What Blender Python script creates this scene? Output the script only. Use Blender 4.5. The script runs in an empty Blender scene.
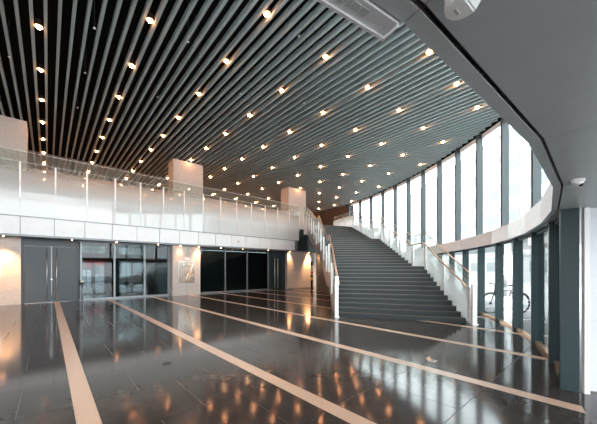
import bpy, bmesh, math, random
from mathutils import Vector, Matrix
random.seed(7)
scene = bpy.context.scene
COL = scene.collection

# ------------------------------------------------------------------ frame of reference
# X runs along the balcony facade, Y towards it (along the floor stripes).
# The stair, curved glazing and soffit were surveyed on a second pair of axes
# (D, L) that is turned 41.5 degrees against X, Y.
SN, CS = 0.6626, 0.7490
def W(D, L, z=None):
    x, y = D * SN + L * CS, D * CS - L * SN
    return (x, y) if z is None else (x, y, z)
EYE = 1.65

# ------------------------------------------------------------------ camera
cam_d = bpy.data.cameras.new('camera')
cam = bpy.data.objects.new('camera', cam_d); COL.objects.link(cam)
cam.location = (0, 0, EYE)
cam.rotation_euler = (math.pi / 2, 0, -math.atan2(SN, CS))
cam_d.sensor_width = 36; cam_d.lens = 283 / 597 * 36
cam_d.shift_y = (269.5 - 212) / 597
cam_d.clip_start = 0.02; cam_d.clip_end = 500
scene.camera = cam

# ------------------------------------------------------------------ world, sun, exposure
world = bpy.data.worlds.new('overcast_sky'); scene.world = world
world.use_nodes = True
wn = world.node_tree.nodes; wl = world.node_tree.links
bg = wn['Background']
bg.inputs[0].default_value = (0.92, 0.97, 1.0, 1)
bg.inputs[1].default_value = 2.9
scene.view_settings.view_transform = 'Standard'
scene.view_settings.look = 'None'
scene.view_settings.gamma = 1
scene.view_settings.exposure = 1.68
scene.view_settings.use_curve_mapping = False
scene.cycles.transparent_max_bounces = 24
scene.cycles.max_bounces = 8
scene.cycles.sample_clamp_indirect = 6

# ------------------------------------------------------------------ materials
def new_mat(name):
    m = bpy.data.materials.new(name); m.use_nodes = True
    return m, m.node_tree.nodes, m.node_tree.links, m.node_tree.nodes['Principled BSDF']

def mat(name, col, rough=0.5, metal=0.0, var=0.08, scale=6.0, bump=0.0, bscale=60.0, rvar=0.0, spec=0.5, stretch=(1, 1, 1)):
    m, n, l, p = new_mat(name)
    p.inputs['Roughness'].default_value = rough
    p.inputs['Metallic'].default_value = metal
    p.inputs['Specular IOR Level'].default_value = spec
    tc = n.new('ShaderNodeTexCoord')
    mp = n.new('ShaderNodeMapping'); mp.inputs['Scale'].default_value = stretch
    l.new(tc.outputs['Object'], mp.inputs['Vector'])
    ns = n.new('ShaderNodeTexNoise'); ns.inputs['Scale'].default_value = scale; ns.inputs['Detail'].default_value = 5
    l.new(mp.outputs['Vector'], ns.inputs['Vector'])
    cr = n.new('ShaderNodeValToRGB')
    cr.color_ramp.elements[0].position = 0.3; cr.color_ramp.elements[1].position = 0.7
    cr.color_ramp.elements[0].color = tuple(c * (1 - var) for c in col) + (1,)
    cr.color_ramp.elements[1].color = tuple(min(1, c * (1 + var)) for c in col) + (1,)
    l.new(ns.outputs['Fac'], cr.inputs['Fac'])
    l.new(cr.outputs['Color'], p.inputs['Base Color'])
    if rvar:
        mr = n.new('ShaderNodeMapRange')
        mr.inputs['To Min'].default_value = rough * (1 - rvar); mr.inputs['To Max'].default_value = rough * (1 + rvar)
        l.new(ns.outputs['Fac'], mr.inputs['Value']); l.new(mr.outputs['Result'], p.inputs['Roughness'])
    if bump:
        nb = n.new('ShaderNodeTexNoise'); nb.inputs['Scale'].default_value = bscale
        l.new(tc.outputs['Object'], nb.inputs['Vector'])
        b = n.new('ShaderNodeBump'); b.inputs['Strength'].default_value = bump; b.inputs['Distance'].default_value = 0.01
        l.new(nb.outputs['Fac'], b.inputs['Height']); l.new(b.outputs['Normal'], p.inputs['Normal'])
    return m

def speckle(name, col, dark, light, rough=0.3, scale=180):
    m, n, l, p = new_mat(name)
    p.inputs['Roughness'].default_value = rough
    tc = n.new('ShaderNodeTexCoord'); v = n.new('ShaderNodeTexNoise')
    v.inputs['Scale'].default_value = scale; v.inputs['Detail'].default_value = 3
    l.new(tc.outputs['Object'], v.inputs['Vector'])
    cr = n.new('ShaderNodeValToRGB'); e = cr.color_ramp.elements
    e[0].position = 0.32; e[0].color = dark + (1,); e[1].position = 0.7; e[1].color = light + (1,)
    k = e.new(0.5); k.color = col + (1,)
    l.new(v.outputs['Fac'], cr.inputs['Fac']); l.new(cr.outputs['Color'], p.inputs['Base Color'])
    return m

def glow(name, col, s):
    m, n, l, p = new_mat(name)
    p.inputs['Base Color'].default_value = col + (1,)
    p.inputs['Emission Color'].default_value = col + (1,)
    p.inputs['Emission Strength'].default_value = s
    return m

def schlick(n, l, f0):
    """two-sided Fresnel reflectance: f0 + (1 - f0) (1 - cos)^5"""
    lw = n.new('ShaderNodeLayerWeight'); lw.inputs['Blend'].default_value = 0.5
    pw_ = n.new('ShaderNodeMath'); pw_.operation = 'POWER'; pw_.inputs[1].default_value = 5
    l.new(lw.outputs['Facing'], pw_.inputs[0])
    ma = n.new('ShaderNodeMath'); ma.operation = 'MULTIPLY_ADD'
    ma.inputs[1].default_value = 1 - f0; ma.inputs[2].default_value = f0
    l.new(pw_.outputs[0], ma.inputs[0])
    return ma

def pane_mat(name, tint=(0.93, 0.97, 0.97), refl=1.0):
    m = bpy.data.materials.new(name); m.use_nodes = True
    n, l = m.node_tree.nodes, m.node_tree.links
    n.remove(n['Principled BSDF'])
    out = n['Material Output']
    tr = n.new('ShaderNodeBsdfTransparent'); tr.inputs[0].default_value = tint + (1,)
    gl = n.new('ShaderNodeBsdfGlossy'); gl.inputs['Roughness'].default_value = 0.02
    mu = schlick(n, l, 0.045 * refl)
    mx = n.new('ShaderNodeMixShader')
    l.new(mu.outputs[0], mx.inputs[0]); l.new(tr.outputs[0], mx.inputs[1]); l.new(gl.outputs[0], mx.inputs[2])
    l.new(mx.outputs[0], out.inputs['Surface'])
    return m

def film_mat(name):
    """glass with a white dot film that thins out upwards (UV v: 0 = bottom edge, 1 = top edge)"""
    m = bpy.data.materials.new(name); m.use_nodes = True
    n, l = m.node_tree.nodes, m.node_tree.links
    n.remove(n['Principled BSDF']); out = n['Material Output']
    uv = n.new('ShaderNodeUVMap'); uv.uv_map = 'UVMap'
    sp = n.new('ShaderNodeSeparateXYZ'); l.new(uv.outputs[0], sp.inputs[0])
    cr = n.new('ShaderNodeValToRGB'); e = cr.color_ramp.elements
    e[0].position = 0.36; e[0].color = (0.90, 0.90, 0.90, 1); e[1].position = 0.82; e[1].color = (0.05, 0.05, 0.05, 1)
    l.new(sp.outputs['Y'], cr.inputs['Fac'])
    tr = n.new('ShaderNodeBsdfTransparent'); tr.inputs[0].default_value = (0.95, 0.98, 0.96, 1)
    df = n.new('ShaderNodeBsdfDiffuse'); df.inputs[0].default_value = (0.91, 0.94, 0.94, 1)
    tl = n.new('ShaderNodeBsdfTranslucent'); tl.inputs[0].default_value = (0.91, 0.94, 0.94, 1)
    m1 = n.new('ShaderNodeMixShader'); m1.inputs[0].default_value = 0.45
    l.new(df.outputs[0], m1.inputs[1]); l.new(tl.outputs[0], m1.inputs[2])
    m2 = n.new('ShaderNodeMixShader')
    l.new(cr.outputs['Color'], m2.inputs[0]); l.new(tr.outputs[0], m2.inputs[1]); l.new(m1.outputs[0], m2.inputs[2])
    gl = n.new('ShaderNodeBsdfGlossy'); gl.inputs['Roughness'].default_value = 0.03
    fr = schlick(n, l, 0.06)
    m3 = n.new('ShaderNodeMixShader')
    l.new(fr.outputs[0], m3.inputs[0]); l.new(m2.outputs[0], m3.inputs[1]); l.new(gl.outputs[0], m3.inputs[2])
    l.new(m3.outputs[0], out.inputs['Surface'])
    return m

M = {}
M['tile'] = mat('polished dark granite', (0.058, 0.051, 0.047), 0.10, var=0.15, scale=5.0, spec=0.27)
M['grout'] = mat('pale grout', (0.28, 0.26, 0.24), 0.6)
M['stripe'] = speckle('pink granite', (0.72, 0.51, 0.375), (0.50, 0.33, 0.23), (0.86, 0.67, 0.53), 0.28, 90)
M['slat'] = mat('grey coated aluminium slat', (0.335, 0.385, 0.39), 0.42, var=0.04)
M['plenum'] = mat('black painted plenum', (0.006, 0.0065, 0.007), 0.95, spec=0.1)
M['white'] = mat('white coated panel', (0.82, 0.85, 0.87), 0.35, var=0.03)
M['upstand'] = mat('white painted upstand', (0.75, 0.77, 0.78), 0.6, var=0.02)
M['slate'] = mat('slate blue door steel', (0.036, 0.050, 0.062), 0.45, var=0.05)
M['post'] = mat('dark teal steel post', (0.007, 0.027, 0.032), 0.5, var=0.06)
M['mullion'] = mat('blue grey steel mullion', (0.030, 0.042, 0.048), 0.5, var=0.05)
M['frame'] = mat('grey aluminium frame', (0.22, 0.25, 0.27), 0.4, metal=0.3)
M['tread'] = mat('dark slate stair stone', (0.008, 0.0165, 0.0195), 0.55, var=0.15, scale=12)
M['nosing'] = mat('pale nosing strip', (0.11, 0.09, 0.075), 0.45)
M['under'] = mat('dark under-stair lining', (0.030, 0.036, 0.042), 0.55)
M['brass'] = mat('copper toned handrail', (0.80, 0.48, 0.30), 0.28, metal=0.9)
M['steel'] = mat('brushed steel', (0.70, 0.68, 0.66), 0.3, metal=0.9)
M['railpost'] = mat('pale satin metal post', (0.80, 0.80, 0.78), 0.35, metal=0.2)
M['soffit'] = mat('grey soffit sheet', (0.42, 0.45, 0.465), 0.38, var=0.03)
M['fascia'] = mat('grey fascia sheet', (0.44, 0.47, 0.485), 0.35, var=0.03)
M['black'] = mat('black rubber', (0.01, 0.01, 0.011), 0.6)
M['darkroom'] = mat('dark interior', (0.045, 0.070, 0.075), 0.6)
M['stone'] = mat('pale beige stone cladding', (0.50, 0.45, 0.41), 0.5, var=0.09, scale=5, stretch=(1, 1, 3))
M['joint'] = mat('stone joint', (0.34, 0.30, 0.27), 0.8)
M['band'] = [mat('band stone %d' % i, c, 0.3, var=0.06, scale=8) for i, c in enumerate([(0.66, 0.52, 0.44), (0.72, 0.60, 0.54), (0.60, 0.50, 0.45), (0.76, 0.70, 0.66)])]
M['brown'] = mat('brown wall panel', (0.040, 0.031, 0.026), 0.6, var=0.1)
M['beige'] = mat('beige plaster', (0.50, 0.42, 0.35), 0.7)
M['pane'] = pane_mat('clear glazing')
M['darkpane'] = pane_mat('dark tinted glazing', (0.50, 0.60, 0.61), 1.0)
M['lobbypane'] = pane_mat('lobby glazing', (0.42, 0.48, 0.50), 0.6)
M['film'] = film_mat('film coated glass')
M['lamp'] = glow('warm lamp lens', (1.0, 0.42, 0.18), 60.0)
M['lamp_halo'] = glow('glowing lamp reflector', (1.0, 0.42, 0.16), 0.3)  # painted halo: orange emission put into the ring to imitate glow around the lamp
M['can'] = mat('black lamp can', (0.01, 0.01, 0.01), 0.6)
M['cctv'] = mat('white camera plastic', (0.80, 0.80, 0.79), 0.35, var=0.02)
M['lens'] = mat('black lens', (0.008, 0.010, 0.014), 0.08)
M['pave'] = mat('pale pavement', (0.30, 0.30, 0.30), 0.8, var=0.06)
M['asphalt'] = mat('dark asphalt', (0.10, 0.105, 0.11), 0.85)
M['bwall'] = mat('pale building render', (0.34, 0.34, 0.34), 0.8, var=0.03)
M['bwin'] = mat('building window', (0.155, 0.165, 0.17), 0.6)
M['bled'] = mat('building ledge', (0.27, 0.27, 0.27), 0.8)
M['wallpanel'] = mat('pale metal wall panel', (0.60, 0.62, 0.66), 0.30, var=0.03)
M['bar'] = mat('pale grey coated metal', (0.62, 0.62, 0.63), 0.35, var=0.02)
M['tyre'] = mat('tyre rubber', (0.015, 0.018, 0.02), 0.7)
M['bike'] = mat('black bicycle paint', (0.010, 0.014, 0.016), 0.6, spec=0.2)
M['red'] = mat('red sign', (0.75, 0.05, 0.08), 0.5)
M['paper'] = mat('white printed board', (0.85, 0.85, 0.85), 0.5)
M['yellow'] = mat('yellow board', (0.75, 0.60, 0.06), 0.5)
M['car'] = mat('dark car paint', (0.008, 0.010, 0.012), 0.5, spec=0.2)
M['carglass'] = mat('car window', (0.03, 0.04, 0.045), 0.4, spec=0.2)
M['bark'] = mat('tree bark', (0.07, 0.05, 0.04), 0.9)
M['leaf'] = mat('tree leaves', (0.10, 0.16, 0.10), 0.8, var=0.3)
M['display'] = mat('bronze display backing', (0.50, 0.42, 0.36), 0.25, metal=0.5, var=0.3, scale=2.5)
M['rod'] = mat('bright copper rod', (0.95, 0.78, 0.62), 0.25, metal=0.3)

# ------------------------------------------------------------------ helpers
def link(o, parent=None):
    COL.objects.link(o)
    if parent is not None: o.parent = parent
    return o

def mesh(name, verts, faces, m, parent=None, loc=(0, 0, 0), rz=0.0, uvs=None, smooth=False):
    me = bpy.data.meshes.new(name)
    me.from_pydata([tuple(v) for v in verts], [], faces)
    if uvs is not None:
        lay = me.uv_layers.new(name='UVMap')
        for lp in me.loops: lay.data[lp.index].uv = uvs[lp.vertex_index]
    if smooth:
        for p in me.polygons: p.use_smooth = True
    me.materials.append(M[m] if isinstance(m, str) else m)
    me.validate(); me.update()
    o = bpy.data.objects.new(name, me); link(o, parent)
    o.location = loc; o.rotation_euler = (0, 0, rz)
    return o

def tag(o, label, cat, group=None):
    o['label'] = label; o['category'] = cat
    if group: o['group'] = group
    return o

def empty(name, loc=(0, 0, 0), rz=0.0):
    o = bpy.data.objects.new(name, None); link(o)
    o.location = loc; o.rotation_euler = (0, 0, rz); o.empty_display_size = 0.2
    return o

def struct(o):
    o['kind'] = 'structure'; return o

BF = [(0, 3, 2, 1), (4, 5, 6, 7), (0, 1, 5, 4), (1, 2, 6, 5), (2, 3, 7, 6), (3, 0, 4, 7)]
def boxv(x0, x1, y0, y1, z0, z1):
    return [(x0, y0, z0), (x1, y0, z0), (x1, y1, z0), (x0, y1, z0), (x0, y0, z1), (x1, y0, z1), (x1, y1, z1), (x0, y1, z1)]

def box(name, x0, x1, y0, y1, z0, z1, m, parent=None, loc=(0, 0, 0), rz=0.0):
    return mesh(name, boxv(x0, x1, y0, y1, z0, z1), BF, m, parent, loc, rz)

def bev_box(name, x0, x1, y0, y1, z0, z1, m, parent=None, loc=(0, 0, 0), rz=0.0, b=0.01):
    bm = bmesh.new()
    vs = [bm.verts.new(v) for v in boxv(x0, x1, y0, y1, z0, z1)]
    for f in BF: bm.faces.new([vs[i] for i in f])
    bmesh.ops.bevel(bm, geom=bm.edges[:], offset=b, segments=2, affect='EDGES')
    me = bpy.data.meshes.new(name); bm.to_mesh(me); bm.free()
    me.materials.append(M[m] if isinstance(m, str) else m)
    o = bpy.data.objects.new(name, me); link(o, parent); o.location = loc; o.rotation_euler = (0, 0, rz)
    return o

def prism_data(poly, z0, z1):
    a = sum(poly[i][0] * poly[(i + 1) % len(poly)][1] - poly[(i + 1) % len(poly)][0] * poly[i][1] for i in range(len(poly)))
    if a < 0: poly = poly[::-1]
    n = len(poly)
    v = [(p[0], p[1], z0) for p in poly] + [(p[0], p[1], z1) for p in poly]
    f = [tuple(range(n))[::-1], tuple(range(n, 2 * n))] + [(i, (i + 1) % n, n + (i + 1) % n, n + i) for i in range(n)]
    return v, f

def prism(name, poly, z0, z1, m, parent=None, loc=(0, 0, 0)):
    v, f = prism_data(poly, z0, z1)
    return mesh(name, v, f, m, parent, loc)

def ribbon(name, a, b, z, thick, m, parent=None, uv=False, off=0.0):
    """upright panel between plan points a and b; z = (a_bottom, a_top, b_bottom, b_top); thickness centred, shifted by off along the left normal"""
    d = Vector((b[0] - a[0], b[1] - a[1])); n = Vector((-d.y, d.x)).normalized()
    v = []
    for s in (off - thick / 2, off + thick / 2):
        v += [(a[0] + n.x * s, a[1] + n.y * s, z[0]), (b[0] + n.x * s, b[1] + n.y * s, z[2]),
              (b[0] + n.x * s, b[1] + n.y * s, z[3]), (a[0] + n.x * s, a[1] + n.y * s, z[1])]
    f = [(0, 1, 2, 3), (7, 6, 5, 4), (0, 4, 5, 1), (1, 5, 6, 2), (2, 6, 7, 3), (3, 7, 4, 0)]
    return mesh(name, v, f, m, parent, uvs=[(0, 0), (1, 0), (1, 1), (0, 1)] * 2 if uv else None)

def tube_data(pts, r, seg=8, closed=False):
    pts = [Vector(p) for p in pts]; n = len(pts); v = []; f = []
    for i, p in enumerate(pts):
        if closed: t = pts[(i + 1) % n] - pts[i - 1]
        else: t = pts[min(i + 1, n - 1)] - pts[max(i - 1, 0)]
        t.normalize()
        ref = Vector((0, 0, 1)) if abs(t.z) < 0.95 else Vector((1, 0, 0))
        u = t.cross(ref).normalized(); w = t.cross(u)
        for k in range(seg):
            a = 2 * math.pi * k / seg
            v.append(p + u * math.cos(a) * r + w * math.sin(a) * r)
    for i in range(n if closed else n - 1):
        j = (i + 1) % n
        for k in range(seg):
            k2 = (k + 1) % seg
            f.append((i * seg + k, i * seg + k2, j * seg + k2, j * seg + k))
    if not closed:
        f.append(tuple(range(seg))[::-1]); f.append(tuple(range((n - 1) * seg, n * seg)))
    return v, f

def tube(name, pts, r, m, parent=None, seg=8, closed=False, loc=(0, 0, 0), rz=0.0):
    v, f = tube_data(pts, r, seg, closed)
    return mesh(name, v, f, m, parent, loc, rz, smooth=True)

def lathe_data(prof, seg=20):
    """prof: list of (r, z) from bottom to top"""
    v = []; f = []
    for r, z in prof:
        for k in range(seg):
            a = 2 * math.pi * k / seg; v.append((r * math.cos(a), r * math.sin(a), z))
    for i in range(len(prof) - 1):
        for k in range(seg):
            k2 = (k + 1) % seg
            f.append((i * seg + k, i * seg + k2, (i + 1) * seg + k2, (i + 1) * seg + k))
    f.append(tuple(range(seg))[::-1]); n = len(prof) - 1
    f.append(tuple(range(n * seg, (n + 1) * seg)))
    return v, f

def lathe(name, prof, m, parent=None, loc=(0, 0, 0), seg=20):
    v, f = lathe_data(prof, seg)
    return mesh(name, v, f, m, parent, loc, smooth=False)

def clip(poly, px, py, nx, ny):
    """keep the side where (p - (px, py)) . n >= 0"""
    out = []
    for i in range(len(poly)):
        a, b = poly[i], poly[(i + 1) % len(poly)]
        da = (a[0] - px) * nx + (a[1] - py) * ny; db = (b[0] - px) * nx + (b[1] - py) * ny
        if da >= 0: out.append(a)
        if da * db < 0:
            t = da / (da - db); out.append((a[0] + (b[0] - a[0]) * t, a[1] + (b[1] - a[1]) * t))
    return out

# ------------------------------------------------------------------ key levels and lines
H_CEIL = 8.65
H_UP = 5.5
H_SOF = 2.48
H_BAND = 2.90
Y_BAL = 18.0
ARC_C = (13.5, -28.4); ARC_R = 38.0
def arc(th, r=ARC_R):
    t = math.radians(th); return (ARC_C[0] + r * math.sin(t), ARC_C[1] + r * math.cos(t))
ARC_W = W(*ARC_C)
# lower curved glazing: post positions (D, L), nearest first
POSTS = [(3.86, 3.74), (4.96, 4.53), (6.31, 5.33), (7.72, 5.98), (9.07, 6.44), (10.49, 6.77)]
for hd in (10.5, 8.0, 6.0, 4.5, 3.5, 2.5, 2.0, 1.5):
    d, l_ = POSTS[-1]; POSTS.append((d + 1.45 * math.cos(math.radians(hd)), l_ + 1.45 * math.sin(math.radians(hd))))
# soffit edge, nearest first
EDGE = [(-1.55, -5.2), (-1.15, -3.55), (-0.55, -2.18), (0.18, -0.89), (0.95, 0.35), (1.85, 1.50), (2.85, 2.56)]
for i, (d, l_) in enumerate(POSTS):
    a = POSTS[max(i - 1, 0)]; b = POSTS[min(i + 1, len(POSTS) - 1)]
    t = Vector((b[0] - a[0], b[1] - a[1])).normalized()
    EDGE.append((d + t.y * 0.22, l_ - t.x * 0.22))

# ------------------------------------------------------------------ floor
lim = []          # half planes that bound the hall on the curved side
for i in range(len(POSTS) - 1):
    a = W(*POSTS[i]); b = W(*POSTS[i + 1])
    t = Vector((b[0] - a[0], b[1] - a[1])).normalized()
    lim.append((a[0], a[1], -t.y, t.x))
def clip_hall(poly):
    for h in lim:
        poly = clip(poly, *h)
        if len(poly) < 3: return []
    return poly

base_poly = clip_hall([(-6, -6), (24.6, -6), (24.6, 19.0), (-6, 19.0)])
floor = struct(prism('floor', base_poly, -0.25, -0.004, 'grout'))
STRIPES = [-4.05, -1.86, 0.33, 2.53, 4.72, 6.89, 9.06, 11.23, 13.40, 15.57, 17.74]
SWID = 0.205
Y0T, TILE = 4.36 - 1.04 * 10, 1.04
YF = 18.86
for x in STRIPES:
    if x < -2: continue
    p = clip_hall([(x - SWID / 2, -4), (x + SWID / 2, -4), (x + SWID / 2, YF), (x - SWID / 2, YF)])
    if len(p) >= 3: prism('granite_stripe', p, -0.012, 0.0, 'stripe', floor)
cands = []
G = 0.004
for k in range(len(STRIPES) - 1):
    xa, xb = STRIPES[k] + SWID / 2, STRIPES[k + 1] - SWID / 2
    w = xb - xa
    for r in range(0, 24):
        y0 = Y0T + r * TILE; y1 = min(y0 + TILE, YF)
        if y1 - y0 < 0.1: continue
        cuts = [xa, xa + w / 4, xa + 3 * w / 4, xb] if r % 2 == 0 else [xa, xa + w / 2, xb]
        for q in range(len(cuts) - 1):
            full = [(cuts[q] + G, y0 + G), (cuts[q + 1] - G, y0 + G), (cuts[q + 1] - G, y1 - G), (cuts[q] + G, y1 - G)]
            p = clip_hall(full)
            if len(p) < 3: continue
            cx = sum(a[0] for a in p) / len(p); cy = sum(a[1] for a in p) / len(p)
            D = cx * SN + cy * CS; L = cx * CS - cy * SN
            vis = D > 2.0 and abs(L) < D * 1.15 + 0.6
            cands.append((0 if vis else 1, D, p, cx, cy, p == full))
cands.sort(key=lambda c: (c[0], c[1]))
cache = {}
rest_v, rest_f = [], []
for idx, (nv, D, p, cx, cy, isfull) in enumerate(cands):
    if idx < 295 and nv == 0:
        lp = [(a[0] - cx, a[1] - cy) for a in p]
        key = tuple((round(a, 4), round(b, 4)) for a, b in lp)
        if key in cache:
            o = cache[key].copy(); link(o, floor); o.location = (cx, cy, 0)
        else:
            o = prism('floor_tile', lp, -0.012, 0.0, 'tile', floor, (cx, cy, 0)); cache[key] = o
    else:
        v, f = prism_data(p, -0.012, 0.0); n0 = len(rest_v)
        rest_v += v; rest_f += [tuple(i + n0 for i in q) for q in f]
rest = mesh('far_floor_tiles', rest_v, rest_f, 'tile', floor); rest['kind'] = 'stuff'

struct(prism('floor_threshold', [W(3.80, 3.70), W(3.3, 5.6), W(0, 5.6), W(0, 0.97)], -0.2, -0.002, 'tile'))
# ------------------------------------------------------------------ slat ceiling
cp = [(-6, -6)] + [W(*arc(th, ARC_R - 0.1)) for th in range(-24, 27, 2)] + [(24.6, 27.1), (-6, 27.1)]
ceiling = struct(prism('ceiling', cp, 9.9, 10.1, 'plenum'))
PITCH = 2.35 / 8
k = 0
x = -0.2 + PITCH / 2 - PITCH * 11
while x < 24.5:
    dx = x - ARC_W[0]
    y0 = max(-4.0, ARC_W[1] - math.sqrt(max(0, (ARC_R - 0.25) ** 2 - dx * dx)))
    y1 = 26.9
    box('ceiling_slat', -0.037, 0.037, y0, y1, 0, 0.17, 'slat', ceiling, (x, 0, H_CEIL))
    x += PITCH

# ------------------------------------------------------------------ upper floor, balcony and walls behind
up_poly = [(-6, Y_BAL + 0.06), (16.25, Y_BAL + 0.06), W(23.95, 0.85), W(25.7, 4.86), W(26.0, 7.45), W(28.9, 6.3), (24.5, 19.2), (24.5, 27), (-6, 27)]
floor_upper = struct(prism('floor_upper', up_poly, 5.1, H_UP, 'upstand'))
wall_back = struct(box('wall_back', -6, 24.6, 26.95, 27.15, H_UP, 9.9, 'beige'))
wall_end = struct(box('wall_end', 24.5, 24.7, 18.9, 27, 0, 9.9, 'brown'))
wall_left = struct(box('wall_left', -6.2, -6.0, 2, 27, 0, 9.9, 'stone'))
# upper rear partition, lit warm, with a dark opening
part = struct(box('wall_rear_partition', 7.9, 14.2, 23.4, 23.6, H_UP, 7.6, 'beige'))
# balcony front: white fascia panels on a core beam
beam = struct(box('trim_balcony', -6, 15.85, Y_BAL + 0.03, Y_BAL + 0.35, 3.25, 4.06, 'frame'))
box('upstand', -6, 15.85, Y_BAL + 0.03, Y_BAL + 0.35, 4.06, 5.1, 'upstand', beam)
SEAM = [-0.95 + 1.175 * i for i in range(-4, 15)]
for a, b in zip(SEAM[:-1], SEAM[1:]):
    if a > 15.7: break
    box('fascia_panel', 0.014, min(b, 15.85) - a - 0.014, -0.02, 0.025, 0, 0.80, 'white', beam, (a, Y_BAL, 3.255))
box('edge_profile', -6, 15.85, Y_BAL - 0.05, Y_BAL + 0.03, 4.055, 4.10, 'frame', beam)
box('beam_end_cladding', 15.86, 17.0, Y_BAL + 0.02, Y_BAL + 0.35, 3.25, 5.1, 'slate', beam)
soff2 = struct(box('ceiling_under_balcony', -6, 17.85, Y_BAL + 0.0, 19.0, 3.17, 3.245, 'frame'))

# ------------------------------------------------------------------ ground floor facade under the balcony
YG = 18.9
def cladding(parent, x0, x1, y, z0, z1, cols, rows, m='stone', t=0.05):
    cw = (x1 - x0) / cols; rh = (z1 - z0) / rows
    for i in range(cols):
        for j in range(rows):
            box('cladding_panel', 0.004, cw - 0.004, -t, 0, 0.004, rh - 0.004, m, parent, (x0 + i * cw, y, z0 + j * rh))
wall_ground = struct(box('wall_ground_left', -6, -0.95, YG - 0.15, YG + 0.25, 0, 3.17, 'joint'))
cladding(wall_ground, -6, -0.96, YG - 0.15, 0.0, 3.165, 4, 5)

# double steel doors
door1 = struct(empty('door_1', (0.13, YG, 0)))
box('door_frame', -1.07, 1.08, -0.02, 0.15, 2.80, 3.17, 'slate', door1)
box('door_jamb', -1.07, -0.99, -0.03, 0.15, 0, 2.80, 'slate', door1)
box('door_jamb', 1.00, 1.08, -0.03, 0.15, 0, 2.80, 'slate', door1)
for s in (-1, 1):
    x0, x1 = (-0.985, -0.006) if s < 0 else (0.006, 0.995)
    leaf = bev_box('door_leaf', x0, x1, -0.035, 0.02, 0.012, 2.785, 'slate', door1, b=0.008)
    hx = 0.185 * s + 0.005
    h = tube('handle', [(hx, -0.10, 0.14), (hx, -0.10, 2.66)], 0.019, 'steel', leaf, seg=10)
    for z in (0.35, 1.4, 2.45):
        tube('handle_standoff', [(hx, -0.10, z), (hx, -0.03, z)], 0.012, 'steel', leaf)
lk = lathe('lock', [(0.03, 0), (0.03, 0.02)], 'steel', door1, seg=14); lk.rotation_euler = (math.pi / 2, 0, 0); lk.location = (0.0, -0.035, 1.15)

def glazing(name, x0, x1, posts, m, z1=3.17, transom=None, sill=0.10):
    w = struct(empty(name, ((x0 + x1) / 2, YG, 0))); cx = (x0 + x1) / 2
    box('sill', x0 - cx, x1 - cx, -0.05, 0.06, 0, sill, 'frame', w)
    box('head', x0 - cx, x1 - cx, -0.05, 0.06, z1 - 0.06, z1, 'frame', w)
    for p in posts: box('mullion', p - cx - 0.045, p - cx + 0.045, -0.06, 0.06, sill, z1 - 0.06, 'frame', w)
    for a, b in zip(posts[:-1], posts[1:]):
        box('pane', a - cx + 0.045, b - cx - 0.045, -0.008, 0.008, sill, z1 - 0.06, m, w)
    return w
glazing('window_3', 1.22, 5.76, [1.30, 2.81, 4.34, 5.70], 'lobbypane')
glazing('window_4', 7.56, 13.45, [7.62, 9.60, 11.44, 13.40], 'darkpane')

# entrance lobby behind the clear glazing, glass doors to the street
YB = 23.0
lobby = struct(box('wall_lobby_left', 1.0, 1.18, YG + 0.1, YB, 0, 3.17, 'under'))
struct(box('wall_lobby_right', 5.95, 7.50, YG + 0.3, YB, 0, 3.17, 'darkroom'))
struct(box('ceiling_lobby', 1.0, 6.0, YG + 0.12, YB, 3.18, 3.28, 'darkroom'))
struct(box('floor_lobby', 0.9, 6.0, YG - 0.04, YB + 0.2, -0.2, -0.004, 'tile'))
wb = struct(empty('wall_lobby_back', (3.5, YB, 0)))
for (a, b, z0, z1) in [(1.18, 1.62, 0, 3.17), (2.90, 3.68, 0, 3.17), (5.32, 5.95, 0, 3.17), (1.62, 2.90, 2.22, 2.72), (3.68, 5.32, 2.22, 2.72)]:
    box('wall_section', a - 3.5, b - 3.5, 0, 0.2, z0, z1, 'darkroom', wb)
for nm, a, b in (('door_2', 1.62, 2.90), ('door_3', 3.68, 5.32)):
    d = struct(empty(nm, ((a + b) / 2, YB + 0.1, 0))); hw = (b - a) / 2
    for s in (-1, 1):
        x0, x1 = (-hw, -0.01) if s < 0 else (0.01, hw)
        lf = box('glass_leaf', x0 + 0.05, x1 - 0.05, -0.006, 0.006, 0.06, 2.15, 'pane', d)
        for (c0, c1, e0, e1) in ((x0, x0 + 0.05, 0, 2.2), (x1 - 0.05, x1, 0, 2.2), (x0 + 0.05, x1 - 0.05, 0, 0.06), (x0 + 0.05, x1 - 0.05, 2.15, 2.2), (x0 + 0.05, x1 - 0.05, 0.62, 0.66)):
            box('leaf_frame', c0, c1, -0.025, 0.025, e0, e1, 'black', d)
    box('transom_pane', -hw, hw, -0.006, 0.006, 2.72, 3.17, 'pane', d)
    for q in (-0.33, 0.33): box('transom_bar', q * hw - 0.02, q * hw + 0.02, -0.02, 0.02, 2.72, 3.17, 'black', d)
# dark room behind the tinted glazing
struct(box('wall_dark_room', 7.5, 15.2, 21.6, 21.8, 0, 3.17, 'darkroom'))
struct(box('ceiling_dark_room', 7.5, 15.2, YG + 0.12, 21.6, 3.18, 3.28, 'darkroom'))
struct(box('wall_dark_room_side', 15.0, 15.2, YG + 0.3, 21.6, 0, 3.17, 'darkroom'))
struct(box('floor_dark_room', 7.5, 15.0, YG - 0.04, 21.6, -0.2, -0.004, 'tile'))
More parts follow.
